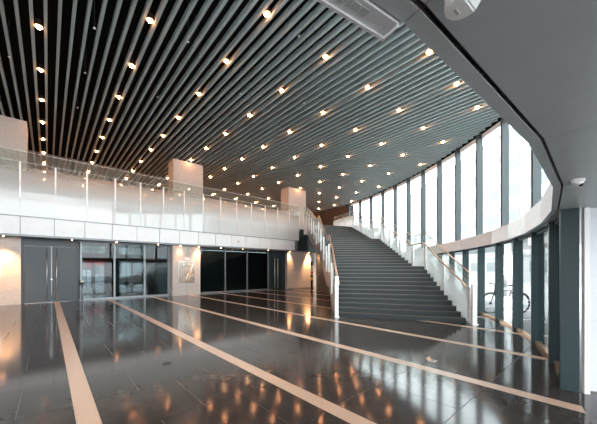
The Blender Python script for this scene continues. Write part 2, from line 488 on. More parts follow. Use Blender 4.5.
# tall dark double door beside it
door4 = struct(empty('door_4', (14.18, YG, 0)))
box('door_frame', -0.73, 0.73, -0.02, 0.12, 2.72, 3.17, 'slate', door4)
box('door_jamb', -0.73, -0.60, -0.03, 0.12, 0, 2.72, 'slate', door4)
box('door_jamb', 0.60, 0.73, -0.03, 0.12, 0, 2.72, 'slate', door4)
for s in (-1, 1):
    x0, x1 = (-0.595, -0.006) if s < 0 else (0.006, 0.595)
    leaf = bev_box('door_leaf', x0, x1, -0.03, 0.02, 0.012, 2.71, 'post', door4, b=0.006)
    tube('handle', [(0.16 * s, -0.09, 0.12), (0.16 * s, -0.09, 2.6)], 0.03, 'steel', leaf, seg=10)
    for z in (0.4, 2.3): tube('handle_standoff', [(0.16 * s, -0.09, z), (0.16 * s, -0.03, z)], 0.012, 'steel', leaf)
struct(box('wall_service', 15.2, 24.5, 19.0, 19.2, 0, 5.1, 'under'))
box('side_panel', 0.73, 0.95, -0.03, 0.25, 0, 3.17, 'slate', door4)
# warm stone wall at the end, under the stair
wall_warm = struct(box('wall_ground_right', 14.95, 18.4, YG - 0.55, YG - 0.30, 0, 3.17, 'joint'))
cladding(wall_warm, 14.95, 18.3, YG - 0.55, 0.0, 3.165, 2, 4)
box('skirting', 14.95, 18.3, YG - 0.63, YG - 0.60, 0, 0.10, 'frame', wall_warm)

# ------------------------------------------------------------------ columns
def column(name, x0, x1, y0, y1, z0, z1, cols, rows, label):
    c = empty(name, ((x0 + x1) / 2, (y0 + y1) / 2, z0)); hx, hy, h = (x1 - x0) / 2, (y1 - y0) / 2, z1 - z0
    box('core', -hx + 0.03, hx - 0.03, -hy + 0.03, hy - 0.03, 0, h, 'joint', c)
    cw = 2 * hx / cols; rh = h / rows
    for j in range(rows):
        for i in range(cols):
            box('cladding_panel', 0.004, cw - 0.004, 0, 0.03, 0.004, rh - 0.004, 'stone', c, (-hx + i * cw, -hy, j * rh))
            box('cladding_panel', 0.004, cw - 0.004, 0, 0.03, 0.004, rh - 0.004, 'stone', c, (-hx + i * cw, hy - 0.03, j * rh))
        for s in (-1, 1):
            box('cladding_panel', 0, 0.03, -hy + 0.034, hy - 0.034, 0.004, rh - 0.004, 'stone', c, (-hx if s < 0 else hx - 0.03, 0, j * rh))
    tag(c, label, 'column'); return c
column('stone_column', 5.78, 7.54, 18.32, 19.2, 0, 3.165, 2, 5, 'pale stone-clad pier under the balcony with the bronze display on it')
column('stone_column', 5.88, 7.80, 18.50, 19.5, H_UP, H_CEIL - 0.01, 1, 2, 'beige square column on the balcony, above the bronze display')
column('stone_column', 15.2, 17.2, 18.45, 19.5, H_UP, H_CEIL - 0.01, 1, 2, 'beige square column on the balcony beside the stair head')
column('stone_column', -3.2, -0.75, 18.50, 19.5, H_UP, H_CEIL - 0.01, 1, 2, 'beige square column on the balcony at the left edge above the steel doors')

# ------------------------------------------------------------------ glass balustrades
def balustrade(name, label, path, below, above, hand, inward, parent_loc, post_w=0.09, post_rng=None, rail_r=0.024, side=None, rail_m='brass', edge_m='brass', newel=None):
    """path: (x, y, s) points, s = walking level there; one glass panel between neighbours"""
    b = empty(name, parent_loc); o = Vector(parent_loc)
    loc = [(p[0] - o.x, p[1] - o.y, p[2] - o.z) for p in path]
    zmin = 0.015 - o.z
    for p, q in zip(loc[:-1], loc[1:]):
        d = Vector((q[0] - p[0], q[1] - p[1])); g = d.normalized() * 0.008
        pa = (p[0] + g.x, p[1] + g.y); qa = (q[0] - g.x, q[1] - g.y)
        ribbon('glass_panel', pa, qa, (max(zmin, p[2] - below), p[2] + above, max(zmin, q[2] - below), q[2] + above), 0.024, 'film', b, uv=True)
    rail = []
    for i, p in enumerate(loc):
        a = loc[max(i - 1, 0)]; c = loc[min(i + 1, len(loc) - 1)]
        d = Vector((c[0] - a[0], c[1] - a[1])).normalized(); n = Vector((-d.y, d.x)) * inward
        f0, f1 = post_rng if post_rng else (-0.25, hand - 0.02)
        fz = max(zmin, p[2] + f0)
        e = Vector((d.x, d.y)) * post_w / 2
        ps = n if side is None else Vector((-d.y, d.x)) * side
        pv = []
        for z in (fz, p[2] + f1):
            for (t, s) in ((-1, 0.02), (1, 0.02), (1, 0.05), (-1, 0.05)):
                pv.append((p[0] + e.x * t + ps.x * s, p[1] + e.y * t + ps.y * s, z))
        mesh('post', pv, BF, 'railpost', b)
        rail.append((p[0] + n.x * 0.10, p[1] + n.y * 0.10, p[2] + hand))
    tube('handrail', rail, rail_r, rail_m, b, seg=10)
    cap = [(p[0], p[1], p[2] + above + 0.008) for p in loc]
    tube('top_edge', cap, 0.016, edge_m, b, seg=6)
    if newel:
        D, L, w, h = newel; c = W(D, L, 0); an = -math.atan2(SN, CS); lo_ = (c[0] - o.x, c[1] - o.y, 0)
        nw = bev_box('newel_post', -w / 2, w / 2, -0.05, 0.05, 0.02, h, 'railpost', b, lo_, an, b=0.008)
        bev_box('base_plate', -w / 2 - 0.03, w / 2 + 0.03, -0.08, 0.08, 0, 0.02, 'steel', nw, b=0.004)
    tag(b, label, 'balustrade'); return b

px = [-0.95 + 1.2177 * i for i in range(-3, 14)] + [15.95]
bal = balustrade('glass_balustrade', 'long straight glass balustrade with white fading film along the balcony edge',
           [(x, Y_BAL - 0.03, H_UP) for x in px], 1.40, 1.53, 1.08, 1, (7.0, Y_BAL - 0.03, 4.10), post_w=0.065, post_rng=(-0.60, 1.05), side=-1, rail_m='steel', edge_m='railpost')

# ------------------------------------------------------------------ staircase
RISE = H_UP / 37
DL_ = [10.04, 12.44, 13.50, 17.40, 18.66, 23.85]
DR_ = [8.76, 11.70, 13.00, 17.80, 19.30, 25.60]
def lerp_tab(tab, x):
    if x <= tab[0][0]: return tab[0][1]
    for (a, va), (b, vb) in zip(tab[:-1], tab[1:]):
        if x <= b: return va + (vb - va) * (x - a) / (b - a)
    return tab[-1][1]
LT = [(10.04, 1.38), (12.44, 1.42), (15, 1.40), (18, 1.30), (21, 1.10), (23.85, 0.80)]
RT = [(8.76, 5.18), (11.7, 5.20), (15, 5.20), (18, 5.14), (21, 5.04), (25.6, 4.84)]
fronts = []      # front line of every step: (D_left, D_right)
def seq(t, n0, n1, cnt): return [n0 + (n1 - n0) * i / cnt for i in range(cnt)]
for t0, cnt in ((0, 11), (2, 11), (4, 12)):
    for i in range(cnt + 1):
        fronts.append((DL_[t0] + (DL_[t0 + 1] - DL_[t0]) * i / cnt, DR_[t0] + (DR_[t0 + 1] - DR_[t0]) * i / cnt))
# 12 + 12 + 13 = 37 risers
O_ST = W(9.4, 3.3, 0)
stair = empty('staircase', O_ST)
def rel(D, L): p = W(D, L); return (p[0] - O_ST[0], p[1] - O_ST[1])
NST = len(fronts)
for i, (dl, dr) in enumerate(fronts):
    top = RISE * (i + 1)
    if i < NST - 1: nl, nr = fronts[i + 1]
    else: nl, nr = dl + 0.25, dr + 0.25
    a, b = rel(dl, lerp_tab(LT, dl)), rel(dr, lerp_tab(RT, dr))
    c, d = rel(nr + 0.03, lerp_tab(RT, nr)), rel(nl + 0.03, lerp_tab(LT, nl))
    z0 = max(0.0, top - RISE)
    o = prism('landing' if i in (11, 23) else 'step', [a, b, c, d], z0, top, 'tread', stair)
    # nosing strip, slightly proud of the tread
    u = Vector((b[0] - a[0], b[1] - a[1])).normalized(); n = Vector((-u.y, u.x))
    if n.dot(Vector((d[0] - a[0], d[1] - a[1]))) < 0: n = -n
    e0, e1 = -0.012, 0.03
    prism('nosing', [(a[0] + n.x * e0, a[1] + n.y * e0), (b[0] + n.x * e0, b[1] + n.y * e0), (b[0] + n.x * e1, b[1] + n.y * e1), (a[0] + n.x * e1, a[1] + n.y * e1)], top - 0.022, top + 0.006, 'nosing', o)
# sloping underside slab
uv_, uf_ = [], []
samples = []
for i in range(0, NST):
    dl, dr = fronts[i]
    samples.append((dl, dr, RISE * i))
    if i in (11, 23): pass
samples.append((fronts[-1][0] + 0.25, fronts[-1][1] + 0.25, RISE * (NST - 1)))
for dl, dr, z in samples:
    a, b = rel(dl + 0.02, lerp_tab(LT, dl)), rel(dr + 0.02, lerp_tab(RT, dr))
    zt = z + 0.002; zb = max(0.001, z - 0.42)
    uv_ += [(a[0], a[1], zb), (b[0], b[1], zb), (b[0], b[1], max(zt, zb + 0.001)), (a[0], a[1], max(zt, zb + 0.001))]
for i in range(len(samples) - 1):
    j = i * 4; k = j + 4
    uf_ += [(j, j + 1, k + 1, k), (j + 1, j + 2, k + 2, k + 1), (j + 2, j + 3, k + 3, k + 2), (j + 3, j, k, k + 3)]
uf_ += [(3, 2, 1, 0), tuple(range(len(uv_) - 4, len(uv_)))]
mesh('underside_slab', uv_, uf_, 'under', stair)
tag(stair, 'wide dark slate staircase with two landings sweeping up to the balcony', 'staircase')

# wall lining below the stair
def under_z(D): return max(0.05, lerp_tab([(d, RISE * i) for i, (d, _) in enumerate(fronts)], D) - 0.45)
wp = [(11.4, 2.10), (15, 2.10), (18.3, 2.10), (22, 1.88), (25.6, 1.62)]
wu = stair; ox, oy = O_ST[0], O_ST[1]
for (d0, l0), (d1, l1) in zip(wp[:-1], wp[1:]):
    a = W(d0, l0); b = W(d1, l1)
    ribbon('lining_panel', (a[0] - ox, a[1] - oy), (b[0] - ox, b[1] - oy), (0, min(4.9, under_z(d0)), 0, min(4.9, under_z(d1))), 0.06, 'under', wu)

def level_l(D): return lerp_tab([(DL_[0], RISE), (DL_[1], RISE * 12), (DL_[2], RISE * 12), (DL_[3], RISE * 24), (DL_[4], RISE * 24), (DL_[5], RISE * 37)], D)
def level_r(D): return lerp_tab([(DR_[0], RISE), (DR_[1], RISE * 12), (DR_[2], RISE * 12), (DR_[3], RISE * 24), (DR_[4], RISE * 24), (DR_[5], RISE * 37)], D)
ld = [9.95, 11.2, 12.44, 13.5, 14.8, 16.1, 17.4, 18.66, 20.0, 21.3, 22.6, 23.85]
pl = [W(d, lerp_tab(LT, d) - 0.06) + (level_l(d),) for d in ld] + [(16.35, Y_BAL - 0.2, H_UP)]
balustrade('glass_balustrade', 'glass balustrade with white fading film along the left side of the stair', pl, 0.90, 1.40, 1.0, -1, (pl[0][0], pl[0][1], 0.0), post_w=0.11, side=1, newel=(9.84, 1.33, 0.11, 1.42))
rd = [8.66, 10.2, 11.7, 13.0, 14.6, 16.2, 17.8, 19.3, 20.8, 22.4, 24.0, 25.6]
pr = [W(d, lerp_tab(RT, d) + 0.07) + (level_r(d),) for d in rd]
balustrade('glass_balustrade', 'glass balustrade with white fading film along the window side of the stair', pr, 0.55, 1.38, 0.98, 1, (pr[0][0], pr[0][1], 0.0), post_w=0.13, newel=(8.50, 5.27, 0.13, 1.20))
pt = [W(25.75, 4.95) + (H_UP,), W(26.7, 4.5) + (H_UP,), W(27.7, 4.05) + (H_UP,), W(28.7, 3.6) + (H_UP,)]
balustrade('glass_balustrade', 'short white film glass balustrade at the head of the stair', pt, 0.0, 1.45, 1.0, 1, (pt[0][0], pt[0][1], H_UP))
# ------------------------------------------------------------------ upper curved curtain wall
win1 = struct(empty('window_1', W(*arc(0), H_BAND)))
o1 = Vector(W(*arc(0), H_BAND))
ths = [1.92 + 2.72 * k for k in range(-8, 10)]
Zt = 8.80
for th in ths:
    p = arc(th); w = W(*p)
    inn = Vector(W(*arc(th, ARC_R - 1))) - Vector(w)
    m_ = box('mullion', -0.05, 0.05, -0.02, 0.30, 0, Zt - H_BAND, 'mullion', win1, (w[0] - o1.x, w[1] - o1.y, 0), math.atan2(inn.y, inn.x) - math.pi / 2)
for a, b in zip(ths[:-1], ths[1:]):
    pa, pb = W(*arc(a)), W(*arc(b))
    A = (pa[0] - o1.x, pa[1] - o1.y); B = (pb[0] - o1.x, pb[1] - o1.y)
    ribbon('pane', A, B, (0.05, 8.46 - H_BAND) * 2, 0.012, 'pane', win1)
    ribbon('head_rail', A, B, (8.46 - H_BAND, 8.67 - H_BAND) * 2, 0.10, 'white', win1)
    ribbon('ceiling_closer', A, B, (8.67 - H_BAND, 9.9 - H_BAND) * 2, 0.10, 'plenum', win1)
    ribbon('sill_rail', A, B, (0.0, 0.05) * 2, 0.10, 'mullion', win1)

# ------------------------------------------------------------------ mezzanine ring: soffit, fascia, band
ring = struct(empty('ceiling_soffit', W(3.0, 3.5, H_SOF))); orr = Vector(W(3.0, 3.5, H_SOF))
def rr(p): w = W(*p); return (w[0] - orr.x, w[1] - orr.y)
def out_hit(i):
    a = EDGE[max(i - 1, 0)]; b = EDGE[min(i + 1, len(EDGE) - 1)]
    t = Vector((b[0] - a[0], b[1] - a[1])).normalized(); n = Vector((-t.y, t.x))
    p = Vector(EDGE[i]); c = Vector(ARC_C)
    bq = 2 * n.dot(p - c); cq = (p - c).length_squared - (ARC_R - 0.03) ** 2
    s = (-bq + math.sqrt(bq * bq - 4 * cq)) / 2
    return p, n, s
mez_v = []
for i in range(len(EDGE) - 1):
    (p, n, s), (q, n2, s2) = out_hit(i), out_hit(i + 1)
    s, s2 = min(s, 9), min(s2, 9)
    e = (q - p).normalized() * 0.003
    gap0, strip = 0.062, 0.018
    # outer strip, shadow gap, soffit panel
    prism('edge_strip', [rr(p + n * 0.002 + e), rr(q + n2 * 0.002 - e), rr(q + n2 * gap0 - e), rr(p + n * gap0 + e)], -0.004, 0.0, 'fascia', ring)
    prism('shadow_gap', [rr(p + n * gap0), rr(q + n2 * gap0), rr(q + n2 * (gap0 + strip)), rr(p + n * (gap0 + strip))], 0.02, 0.05, 'black', ring)
    prism('soffit_panel', [rr(p + n * (gap0 + strip) + e), rr(q + n2 * (gap0 + strip) - e), rr(q + n2 * s2 - e), rr(p + n * s + e)], 0.0, 0.05, 'soffit', ring)
    # deck above
    prism('deck', [rr(p + n * 0.05), rr(q + n2 * 0.05), rr(q + n2 * s2), rr(p + n * s)], 0.052, 0.41, 'upstand', ring)
    ribbon('band_panel', rr(p + e), rr(q - e), (0.0, 0.42) * 2, 0.04, M['band'][(i * 7 + (i // 2)) % 4], ring, off=-0.021)

# ------------------------------------------------------------------ lower curved glazing
win2 = struct(empty('window_2', W(*POSTS[3], 0))); o2 = Vector(W(*POSTS[3], 0))
for i, p in enumerate(POSTS):
    a = POSTS[max(i - 1, 0)]; b = POSTS[min(i + 1, len(POSTS) - 1)]
    wa, wb_ = W(*a), W(*b); w = W(*p)
    rz = math.atan2(wb_[1] - wa[1], wb_[0] - wa[0])
    hw = 0.045
    po = box('post', -hw, hw, -0.11 if i else -0.06, 0.11 if i else 0.13, 0, H_SOF, 'post', win2, (w[0] - o2.x, w[1] - o2.y, 0), rz)
for a, b in zip(POSTS[:-1], POSTS[1:]):
    A = (W(*a)[0] - o2.x, W(*a)[1] - o2.y); B = (W(*b)[0] - o2.x, W(*b)[1] - o2.y)
    ribbon('pane', A, B, (0.06, H_SOF - 0.06) * 2, 0.012, 'pane', win2)
    ribbon('head_rail', A, B, (H_SOF - 0.06, H_SOF) * 2, 0.08, 'post', win2)
    ribbon('sill_rail', A, B, (0.0, 0.06) * 2, 0.10, 'brass', win2)

# pale panelled wall to the right of the last post
pw = struct(empty('wall_right', W(3.80, 3.95, 0))); ow = Vector(W(3.80, 3.95, 0))
A = W(3.84, 3.86); B = W(3.35, 5.6)
A = (A[0] - ow.x, A[1] - ow.y); B = (B[0] - ow.x, B[1] - ow.y)
for z0, z1 in ((0.02, 0.95), (0.955, 2.475)):
    ribbon('wall_panel', A, B, (z0, z1) * 2, 0.05, 'wallpanel', pw)
C = W(3.78, 3.80); C2 = W(3.765, 3.86)
ribbon('edge_trim', (C[0] - ow.x, C[1] - ow.y), (C2[0] - ow.x, C2[1] - ow.y), (0, 2.47) * 2, 0.06, 'cctv', pw)

# ------------------------------------------------------------------ outside
struct(box('floor_street', -60, 90, -60, 90, -0.30, -0.262, 'pave'))
pv = [W(*p) for p in POSTS] + [W(30, 7.5), W(30, 30), W(-20, 30), W(-20, -2), W(2.3, 2.4)]
struct(prism('floor_pavement', pv, -0.255, -0.008, 'pave'))
struct(box('floor_rear_street', -6, 40, YB + 0.2, 60, -0.255, -0.006, 'asphalt'))
def far_building(name, D0, D1, L0, h, label, floors, bays):
    b = empty(name, W((D0 + D1) / 2, L0, -0.26), -math.atan2(SN, CS))
    hd = (D1 - D0) / 2       # local y along D, local x along L
    box('wall', 0, 10, -hd, hd, 0, h, 'bwall', b)
    fh = h / floors
    for j in range(floors):
        box('ledge', -0.12, 0, -hd, hd, (j + 1) * fh - 0.5, (j + 1) * fh - 0.1, 'bled', b)
        for i in range(bays):
            y = -hd + (i + 0.5) * 2 * hd / bays
            ww = hd / bays * 0.62
            box('window', -0.06, 0.05, y - ww, y + ww, j * fh + 0.35 * fh, j * fh + 0.75 * fh, 'bwin', b)
    tag(b, label, 'building')
far_building('office_building', 2, 34, 30, 13.5, 'pale low office building across the street behind the curved glazing', 4, 7)
far_building('office_building', 40, 95, 36, 26, 'tall pale building farther down the street, with rows of windows', 6, 11)
# pale pier outside the lower glazing, behind the bicycle
pr_ = empty('outdoor_pier', W(13.6, 10.15, 0), -math.atan2(SN, CS))
bev_box('shaft', -0.35, 0.35, -0.3, 0.3, 0, 2.47, 'bar', pr_, b=0.02); bev_box('plinth', -0.4, 0.4, -0.35, 0.35, 0, 0.15, 'bled', pr_, b=0.01)
tag(pr_, 'pale grey pier outside the glazing, behind the bicycle', 'pier')

# bicycle
def bicycle(loc, rz, sc):
    b = empty('bicycle', loc, rz); b.scale = (sc, sc, sc)
    R = 0.335
    for x in (-0.52, 0.52):
        wv = tube('wheel', [(x + R * math.cos(a), 0, R + R * math.sin(a)) for a in [2 * math.pi * i / 32 for i in range(32)]], 0.027, 'tyre', b, seg=8, closed=True)
        hub = tube('hub', [(x, -0.05, R), (x, 0.05, R)], 0.025, 'bike', wv)
        for i in range(12):
            a = 2 * math.pi * i / 12
            tube('spoke', [(x, 0, R), (x + (R - 0.02) * math.cos(a), 0, R + (R - 0.02) * math.sin(a))], 0.002, 'bike', wv, seg=4)
    bb = (-0.06, 0, 0.28); st = (-0.22, 0, 0.80); hd = (0.36, 0, 0.80); hb = (0.39, 0, 0.68)
    fr = tube('frame', [bb, st], 0.022, 'bike', b)
    for pth in ([(-0.205, 0, 0.76), (0.36, 0, 0.78)], [bb, hb], [hd, hb], [bb, (-0.52, 0, R)], [(-0.2, 0, 0.74), (-0.52, 0, R)]):
        tube('frame_tube', pth, 0.021, 'bike', b)
    tube('fork', [hb, (0.45, 0, 0.5), (0.52, 0, R)], 0.014, 'bike', b)
    tube('seat_post', [st, (-0.25, 0, 0.92)], 0.012, 'steel', b)
    bm = bmesh.new()
    pr_ = [(-0.14, 0.075, 0), (-0.10, 0.085, 0.01), (0.0, 0.05, 0.0), (0.13, 0.02, -0.01)]
    vs = [bm.verts.new((x, y, z)) for x, y, z in pr_] + [bm.verts.new((x, -y, z)) for x, y, z in reversed(pr_)]
    f = bm.faces.new(vs); ex = bmesh.ops.extrude_face_region(bm, geom=[f])
    for v in ex['geom']:
        if isinstance(v, bmesh.types.BMVert): v.co.z -= 0.05
    bmesh.ops.recalc_face_normals(bm, faces=bm.faces[:])
    me = bpy.data.meshes.new('saddle'); bm.to_mesh(me); bm.free(); me.materials.append(M['tyre'])
    so = bpy.data.objects.new('saddle', me); link(so, b); so.location = (-0.25, 0, 0.965)
    tube('stem', [hd, (0.36, 0, 0.95), (0.42, 0, 0.99)], 0.014, 'bike', b)
    tube('handlebar', [(0.30, -0.28, 1.0), (0.38, -0.26, 1.0), (0.42, -0.15, 0.99), (0.42, 0.15, 0.99), (0.38, 0.26, 1.0), (0.30, 0.28, 1.0)], 0.013, 'bike', b)
    tube('chainring', [(-0.06 + 0.09 * math.cos(a), -0.04, 0.28 + 0.09 * math.sin(a)) for a in [2 * math.pi * i / 18 for i in range(18)]], 0.008, 'bike', b, seg=6, closed=True)
    for s in (-1, 1):
        tube('crank', [(-0.06, 0.05 * s, 0.28), (-0.06 + 0.12 * s, 0.07 * s, 0.28 - 0.11 * s)], 0.01, 'steel', b, seg=6)
        box('pedal', -0.05, 0.05, -0.04, 0.04, -0.012, 0.012, 'bike', b, (-0.06 + 0.12 * s, 0.11 * s, 0.28 - 0.11 * s))
    for x in (-0.52, 0.52):
        c = [(x + 0.37 * math.cos(a), 0, R + 0.37 * math.sin(a)) for a in [math.radians(20 + 14 * i) for i in range(11)]]
        tube('mudguard', c, 0.014, 'bike', b, seg=6)
    tag(b, 'black bicycle parked outside the lower curved glazing', 'bicycle')
bicycle(W(10.75, 7.85, -0.006), -math.atan2(SN, CS) + math.pi + 0.05, 1.12)

# street seen through the lobby doors
def car(loc, rz):
    c = empty('car', loc, rz)
    prof = [(-2.15, 0.30), (-2.15, 0.75), (-1.95, 0.95), (-1.25, 1.0), (-0.75, 1.42), (0.85, 1.45), (1.55, 1.0), (2.1, 0.85), (2.2, 0.55), (2.15, 0.30)]
    n = len(prof)
    v = [(x, -0.85, z) for x, z in prof] + [(x, 0.85, z) for x, z in prof]
    f = [tuple(range(n)), tuple(range(n, 2 * n))[::-1]] + [(i, n + i, n + (i + 1) % n, (i + 1) % n) for i in range(n)]
    mesh('body', v, f, 'car', c)
    for s in (-1, 1):
        for w0, w1 in ((-1.05, -0.05), (0.02, 1.15)):
            a = [(w0, 1.02), (w1, 1.02), (min(w1, 0.80), 1.38), (max(w0, -0.70), 1.36)]
            mesh('side_window', [(x, s * 0.852, z) for x, z in a] + [(x, s * 0.862, z) for x, z in a], BF, 'carglass', c)
        for x in (-1.35, 1.35):
            wh = tube('wheel', [(x, s * 0.70, 0.32), (x, s * 0.90, 0.32)], 0.32, 'tyre', c, seg=20)
            tube('hubcap', [(x, s * 0.88, 0.32), (x, s * 0.915, 0.32)], 0.19, 'steel', wh, seg=14)
        box('headlamp', 2.05, 2.19, s * 0.6 - 0.16, s * 0.6 + 0.16, 0.62, 0.76, 'paper', c)
    tag(c, 'dark car parked on the street beyond the right lobby doors', 'car')
car((6.9, 29.5, -0.006), 0)
def sign_board(x, y, z, w, h, m, lab):
    s = empty('street_sign', (x, y, -0.006))
    box('board', -w / 2, w / 2, -0.05, 0.05, z, z + h, m, s)
    for q in (-w / 2 + 0.05, w / 2 - 0.05): tube('post', [(q, 0.08, 0), (q, 0.08, z + h)], 0.04, 'frame', s)
    tag(s, lab, 'sign')
sign_board(2.75, 31.5, 1.7, 0.5, 1.1, 'red', 'small square red street sign seen through the left lobby doors')
sign_board(4.0, 33.5, 2.0, 1.6, 0.7, 'red', 'long red street sign seen through the left lobby doors')
sign_board(2.5, 35.0, 0.4, 1.4, 1.2, 'paper', 'white street board seen through the left lobby doors')
def tree(x, y, h, r, lab, seed):
    rnd = random.Random(seed)
    t = empty('street_tree', (x, y, -0.006))
    tube('trunk', [(0, 0, 0), (0.05, 0, h * 0.3), (-0.05, 0.05, h * 0.55), (0.05, 0, h * 0.8)], 0.13, 'bark', t)
    for k in range(5):
        a = rnd.uniform(0, 6.28); z = h * rnd.uniform(0.3, 0.6)
        tube('branch', [(0, 0, z), (0.8 * math.cos(a), 0.8 * math.sin(a), z + 0.7), (1.5 * math.cos(a), 1.5 * math.sin(a), z + 1.6)], 0.05, 'bark', t, seg=6)
    v, f = [], []
    for k in range(900):
        d = Vector((rnd.gauss(0, 1), rnd.gauss(0, 1), rnd.gauss(0, 1))).normalized() * r * rnd.uniform(0.3, 1) ** 0.6
        c = d + Vector((0, 0, h * 0.72)); a = Vector((rnd.gauss(0, 1), rnd.gauss(0, 1), rnd.gauss(0, 1))).normalized() * 0.16
        b2 = a.cross(Vector((rnd.gauss(0, 1), rnd.gauss(0, 1), rnd.gauss(0, 1)))).normalized() * 0.09
        n0 = len(v); v += [c - a, c + b2, c + a, c - b2]; f.append((n0, n0 + 1, n0 + 2, n0 + 3))
    lf = mesh('foliage', v, f, 'leaf', t); lf['kind'] = 'stuff'
    tag(t, lab, 'tree')
tree(3.6, 37, 6.5, 2.2, 'leafy street tree beyond the left lobby doors', 1)
tree(8.6, 36, 6.0, 2.0, 'leafy street tree behind the parked dark car', 2)
rb = empty('street_building', (8, 52, -0.006))
box('wall', -14, 14, 0, 8, 0, 9, 'bwall', rb)
for i in range(9):
    for j in range(3): box('window', -13 + i * 2.95, -11 + i * 2.95, -0.06, 0.05, 1 + 2.8 * j, 2.8 + 2.8 * j, 'bwin', rb)
tag(rb, 'pale building across the rear street beyond the lobby doors', 'building')

# ------------------------------------------------------------------ downlights in the slat ceiling
def lens_mesh():          # dome shaped to hang below the slats and light a halo on them
    prof = [(0.050 * math.cos(a), -0.035 + 0.045 * math.sin(a)) for a in [math.radians(-88 + 22 * k) for k in range(5)]] + [(0.050, 0.0)]
    seg = 16; v = []; f = []
    for r, z in prof:
        for k in range(seg):
            a = 2 * math.pi * k / seg; v.append((r * math.cos(a), r * math.sin(a), z))
    for i in range(len(prof) - 1):
        for k in range(seg):
            k2 = (k + 1) % seg; f.append((i * seg + k, i * seg + k2, (i + 1) * seg + k2, (i + 1) * seg + k))
    f.append(tuple(range(seg))[::-1])
    me = bpy.data.meshes.new('lens'); me.from_pydata(v, [], f); me.materials.append(M['lamp']); return me
def ring_mesh(name, prof, m, cap=False):
    seg = 16; v = []; f = []
    for r, z in prof:
        for k in range(seg):
            a = 2 * math.pi * k / seg; v.append((r * math.cos(a), r * math.sin(a), z))
    for i in range(len(prof) - 1):
        for k in range(seg):
            k2 = (k + 1) % seg; f.append((i * seg + k, (i + 1) * seg + k, (i + 1) * seg + k2, i * seg + k2))
    if cap: n0 = (len(prof) - 1) * seg; f.append(tuple(range(n0, n0 + seg)))
    me = bpy.data.meshes.new(name); me.from_pydata(v, [], f); me.materials.append(M[m]); return me
LM = lens_mesh()
RM = ring_mesh('halo_reflector', [(0.053, 0.01), (0.095, 0.0)], 'lamp_halo')  # ring that carries the painted halo
CM = ring_mesh('housing', [(0.096, 0.0), (0.101, 0.0), (0.101, 0.16)], 'can', cap=True)
def proj(x, y, z):
    D = x * SN + y * CS; L = x * CS - y * SN
    return D, L, (298.5 + 283 * L / D if D > 0 else -1), (269.5 - 283 * (z - EYE) / D if D > 0 else -1)
def under_ring(D, L):       # hidden above the mezzanine ring?
    k = (H_SOF - EYE) / (H_CEIL - EYE); d, l2 = D * k, L * k
    return any((d - a[0]) * -(b[1] - a[1]) + (l2 - a[1]) * (b[0] - a[0]) > 0 for a, b in zip(EDGE[:-1], EDGE[1:]))
ORD = ['first', 'second', 'third', 'fourth', 'fifth', 'sixth', 'seventh', 'eighth', 'ninth', 'tenth', 'eleventh', 'twelfth']
lamp_rows = {}
for i in range(0, 11):
    seen = past = 0
    for j in range(-1, 10):
        x, y = -0.2 + 2.35 * i, 4.05 + 2.35 * j
        if math.hypot(x - ARC_W[0], y - ARC_W[1]) > ARC_R - 0.7 or x > 24: continue
        D, L, u, v_ = proj(x, y, H_CEIL)
        if under_ring(D, L): continue
        inside = D > 0 and 0 < u < 597 and 0 < v_ < 424
        t = empty('downlight', (x, y, H_CEIL + 0.02))
        h = bpy.data.objects.new('housing', CM); link(h, t)
        r_ = bpy.data.objects.new('halo_reflector', RM); link(r_, h)
        l_ = bpy.data.objects.new('lens', LM); link(l_, t); l_.location = (0, 0, 0.008)
        if inside:
            lab = 'warm ceiling downlight, %s from the front in the %s row from the left' % (ORD[seen], ORD[i]); seen += 1
        else: lab = 'warm downlight overhead above the picture, %s row from the left, %s nearest' % (ORD[i], ORD[past]); past += 1
        tag(t, lab, 'downlight', 'ceiling downlights')

# downlights under the balcony edge washing the stone
for x, e, wh in ((-1.5, 260, 'over the stone wall left of the steel doors'), (0.9, 16, 'over the right leaf of the steel doors'), (2.8, 12, 'over the lobby glazing, left one'), (4.9, 12, 'over the lobby glazing, right one'),
              (6.2, 30, 'over the bronze display'), (7.35, 110, 'over the right edge of the stone pier'), (8.9, 6, 'over the dark glazing, first from the pier'), (10.6, 6, 'over the dark glazing, second from the pier'),
              (12.9, 6, 'over the dark glazing, third from the pier'), (15.1, 150, 'beside the tall dark double door'), (17.3, 700, 'casting the orange glow on the end wall')):
    t = empty('balcony_downlight', (x, Y_BAL + 0.14, 3.17))
    lathe('trim_ring', [(0.03, -0.03), (0.06, -0.03), (0.065, 0.0)], 'railpost', t, seg=16)
    lathe('lens', [(0.028, -0.036), (0.028, -0.031)], 'lamp', t, seg=12)
    sd = bpy.data.lights.new('beam', 'SPOT'); sd.energy = e; sd.color = (1.0, 0.52, 0.24); sd.spot_size = math.radians(75); sd.spot_blend = 0.9; sd.shadow_soft_size = 0.03
    so = bpy.data.objects.new('beam', sd); link(so, t); so.location = (0, 0, -0.045); so.rotation_euler = (math.radians(12), 0, 0)
    tag(t, 'small balcony edge downlight ' + wh, 'downlight', 'balcony edge downlights')

